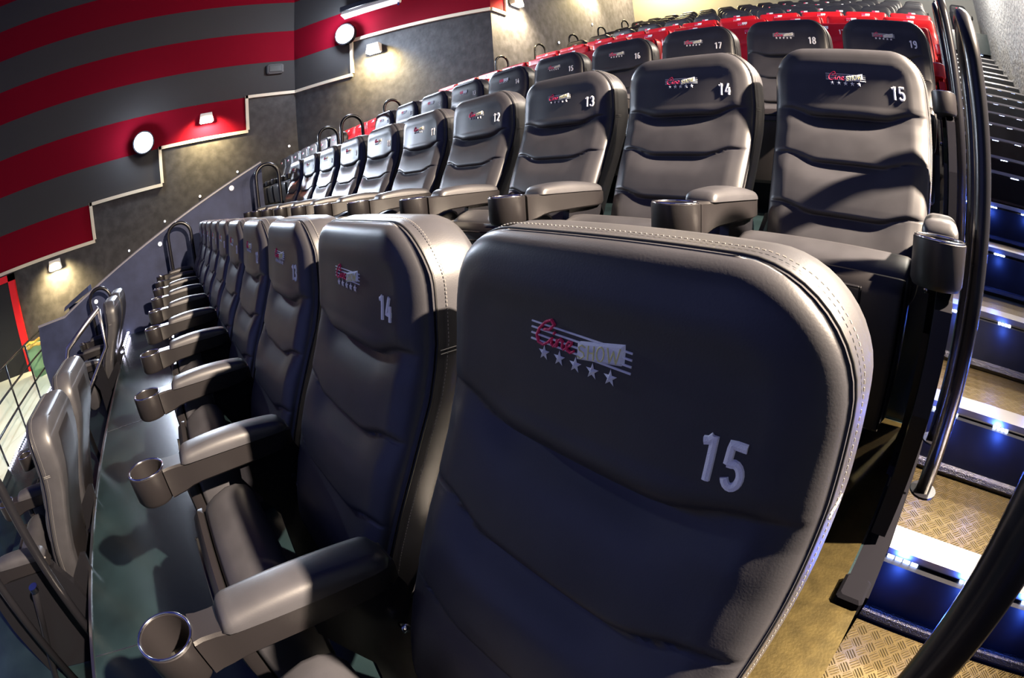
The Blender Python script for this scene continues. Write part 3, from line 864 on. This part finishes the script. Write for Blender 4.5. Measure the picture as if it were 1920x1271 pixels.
# ------------------------------------------------------------------ wall lamps
def normal_at(s):
    return s
def sconce(loc, nrm, label, energy=40, color=YEL, group='warm sconces on the left wall'):
    t = thing('wall_sconce', loc, label, 'wall lamp', group)
    ang = math.atan2(nrm[1], nrm[0]); t.rotation_euler = (0, 0, ang)
    m = MB(); m.box(.0, .05, -.13, .13, -.05, .10, b=.01); m.build('wall_plate', LAMPW, t)
    m = MB(); m.prism([(-.16, -.10), (.16, -.10), (.13, .10), (-.13, .10)], .05, .17, 'x'); m.build('lamp_body', LAMPW, t)
    m = MB(); m.box(.06, .16, -.13, .13, -.115, -.102); m.build('lamp_glass', E_WHITE, t)
    d = Vector((nrm[0], nrm[1], 0)).normalized()
    q = Vector(loc) + d * .24
    lamp('sconce_light', 'SPOT', (q.x + d.x * .12, q.y + d.y * .12, q.z - .05), energy * 15, color, .05, aim=(loc[0], loc[1], loc[2] - .50), spot=140, blend=.9)
    return t
L_N = (1, 0); A_N = (2.63, -3.9); R_N = (7.87, 2.3)
sconce((-10.8, .67, 3.25), L_N, 'warm lit sconce on the short red wall block', 45)
sconce((-10.8, -3.25, 1.02), L_N, 'warm wall sconce at the left picture edge above the red doorway', 45)
sconce((-8.95, 4.05, 4.05), A_N, 'warm sconce on the dark angled wall below the floodlight', 60)
sconce((-7.10, 6.15, 4.75), R_N, 'warm sconce right of the dark wall corner', 60)
sconce((-8.20, 9.85, 6.35), R_N, 'warm sconce high on the rear left wall', 60)
def flood(loc, nrm, label):
    t = thing('wall_floodlight', loc, label, 'floodlight', 'cold floodlights on the left walls')
    t.rotation_euler = (0, 0, math.atan2(nrm[1], nrm[0]))
    m = MB(); m.box(0, .10, -.05, .05, -.04, .06, b=.008); m.build('wall_bracket', METAL, t)
    m = MB(); m.tube([(.10, 0, 0), (.20, 0, 0)], .25, 28); m.build('lamp_housing', METAL, t)
    m = MB(); m.tube([(.200, 0, 0), (.208, 0, 0)], .22, 28); m.build('lamp_glass', E_FLOOD, t)
flood((-10.8, -.80, 2.98), L_N, 'dazzling cold white floodlight on the striped left wall')
flood((-9.50, 3.68, 4.55), A_N, 'dazzling cold white floodlight on the angled wall corner')
# long linear fitting above the second floodlight
t = thing('linear_light_fitting', (-8.92, 4.00, 5.05), 'long white light fitting mounted on the angled wall', 'wall lamp')
t.rotation_euler = (0, 0, math.atan2(-3.9, 2.63))
m = MB(); m.box(.0, .22, -.72, .72, .03, .16, b=.01); m.build('lamp_housing', METAL, t)
m = MB(); m.prism([(.02, .03), (.20, .03), (.24, -.06), (.08, -.12)], -.68, .68, 'y'); m.build('lamp_reflector', LAMPW, t)
m = MB(); m.box(.08, .12, .62, .66, -.18, -.10); m.build('latch', CHROME, t)
t = thing('wall_speaker', (-10.8, 2.32, 4.2), 'small dark oval speaker on the grey wall stripe', 'speaker')
m = MB(); m.box(0, .10, -.20, .20, -.12, .12, b=.03); m.build('speaker_body', SPK, t)
m = MB(); m.box(.10, .115, -.15, .15, -.08, .08, b=.006); m.build('speaker_grille', PIPE, t)
# marker lights
def marker(loc, nrm, r, label, group):
    t = thing('marker_light', loc, label, 'marker light', group); t.rotation_euler = (0, PI / 2, math.atan2(nrm[1], nrm[0]))
    m = MB(); m.cyl((0, 0, 0), r * 1.35, .012, 18); m.build('bezel', CHROME, t)
    m = MB(); m.cyl((0, 0, .012), r, .006, 16); m.build('lens', E_MARK, t)
for (y, z), lb in zip(((.495, 1.40), (-.508, .94), (-1.49, .50)), ('round white marker light near the top of the blue partition', 'round white marker light in the middle of the blue partition', 'round white marker light low on the blue partition beside a hooped rail')):
    marker((-5.885, y, z), (1, 0), .024, lb, 'marker lights on the partition')
for (y, z), lb in zip(((2.58, 2.325), (1.32, 1.936), (.406, 1.57), (-.47, 1.22), (-1.40, .815)), ('tiny marker light near the wall corner, highest of the left wall row', 'tiny marker light second highest on the dark left wall', 'tiny marker light in the middle of the dark left wall row', 'tiny marker light fourth down the dark left wall', 'tiny marker light lowest on the dark left wall')):
    marker((-10.8, y, z), (1, 0), .022, lb, 'marker lights on the left wall')
for s, zz, lb in ((.45, 3.25, 'tiny marker light just right of the dark wall corner'), (2.6, 4.2, 'tiny marker light midway along the rear left wall'), (4.6, 5.2, 'tiny marker light farthest along the rear left wall')):
    dd = np.array([-2.3, 7.87]) / math.hypot(2.3, 7.87)
    marker((P2[0] + dd[0] * s, P2[1] + dd[1] * s, zz), R_N, .03, lb, 'marker lights on the rear left wall')
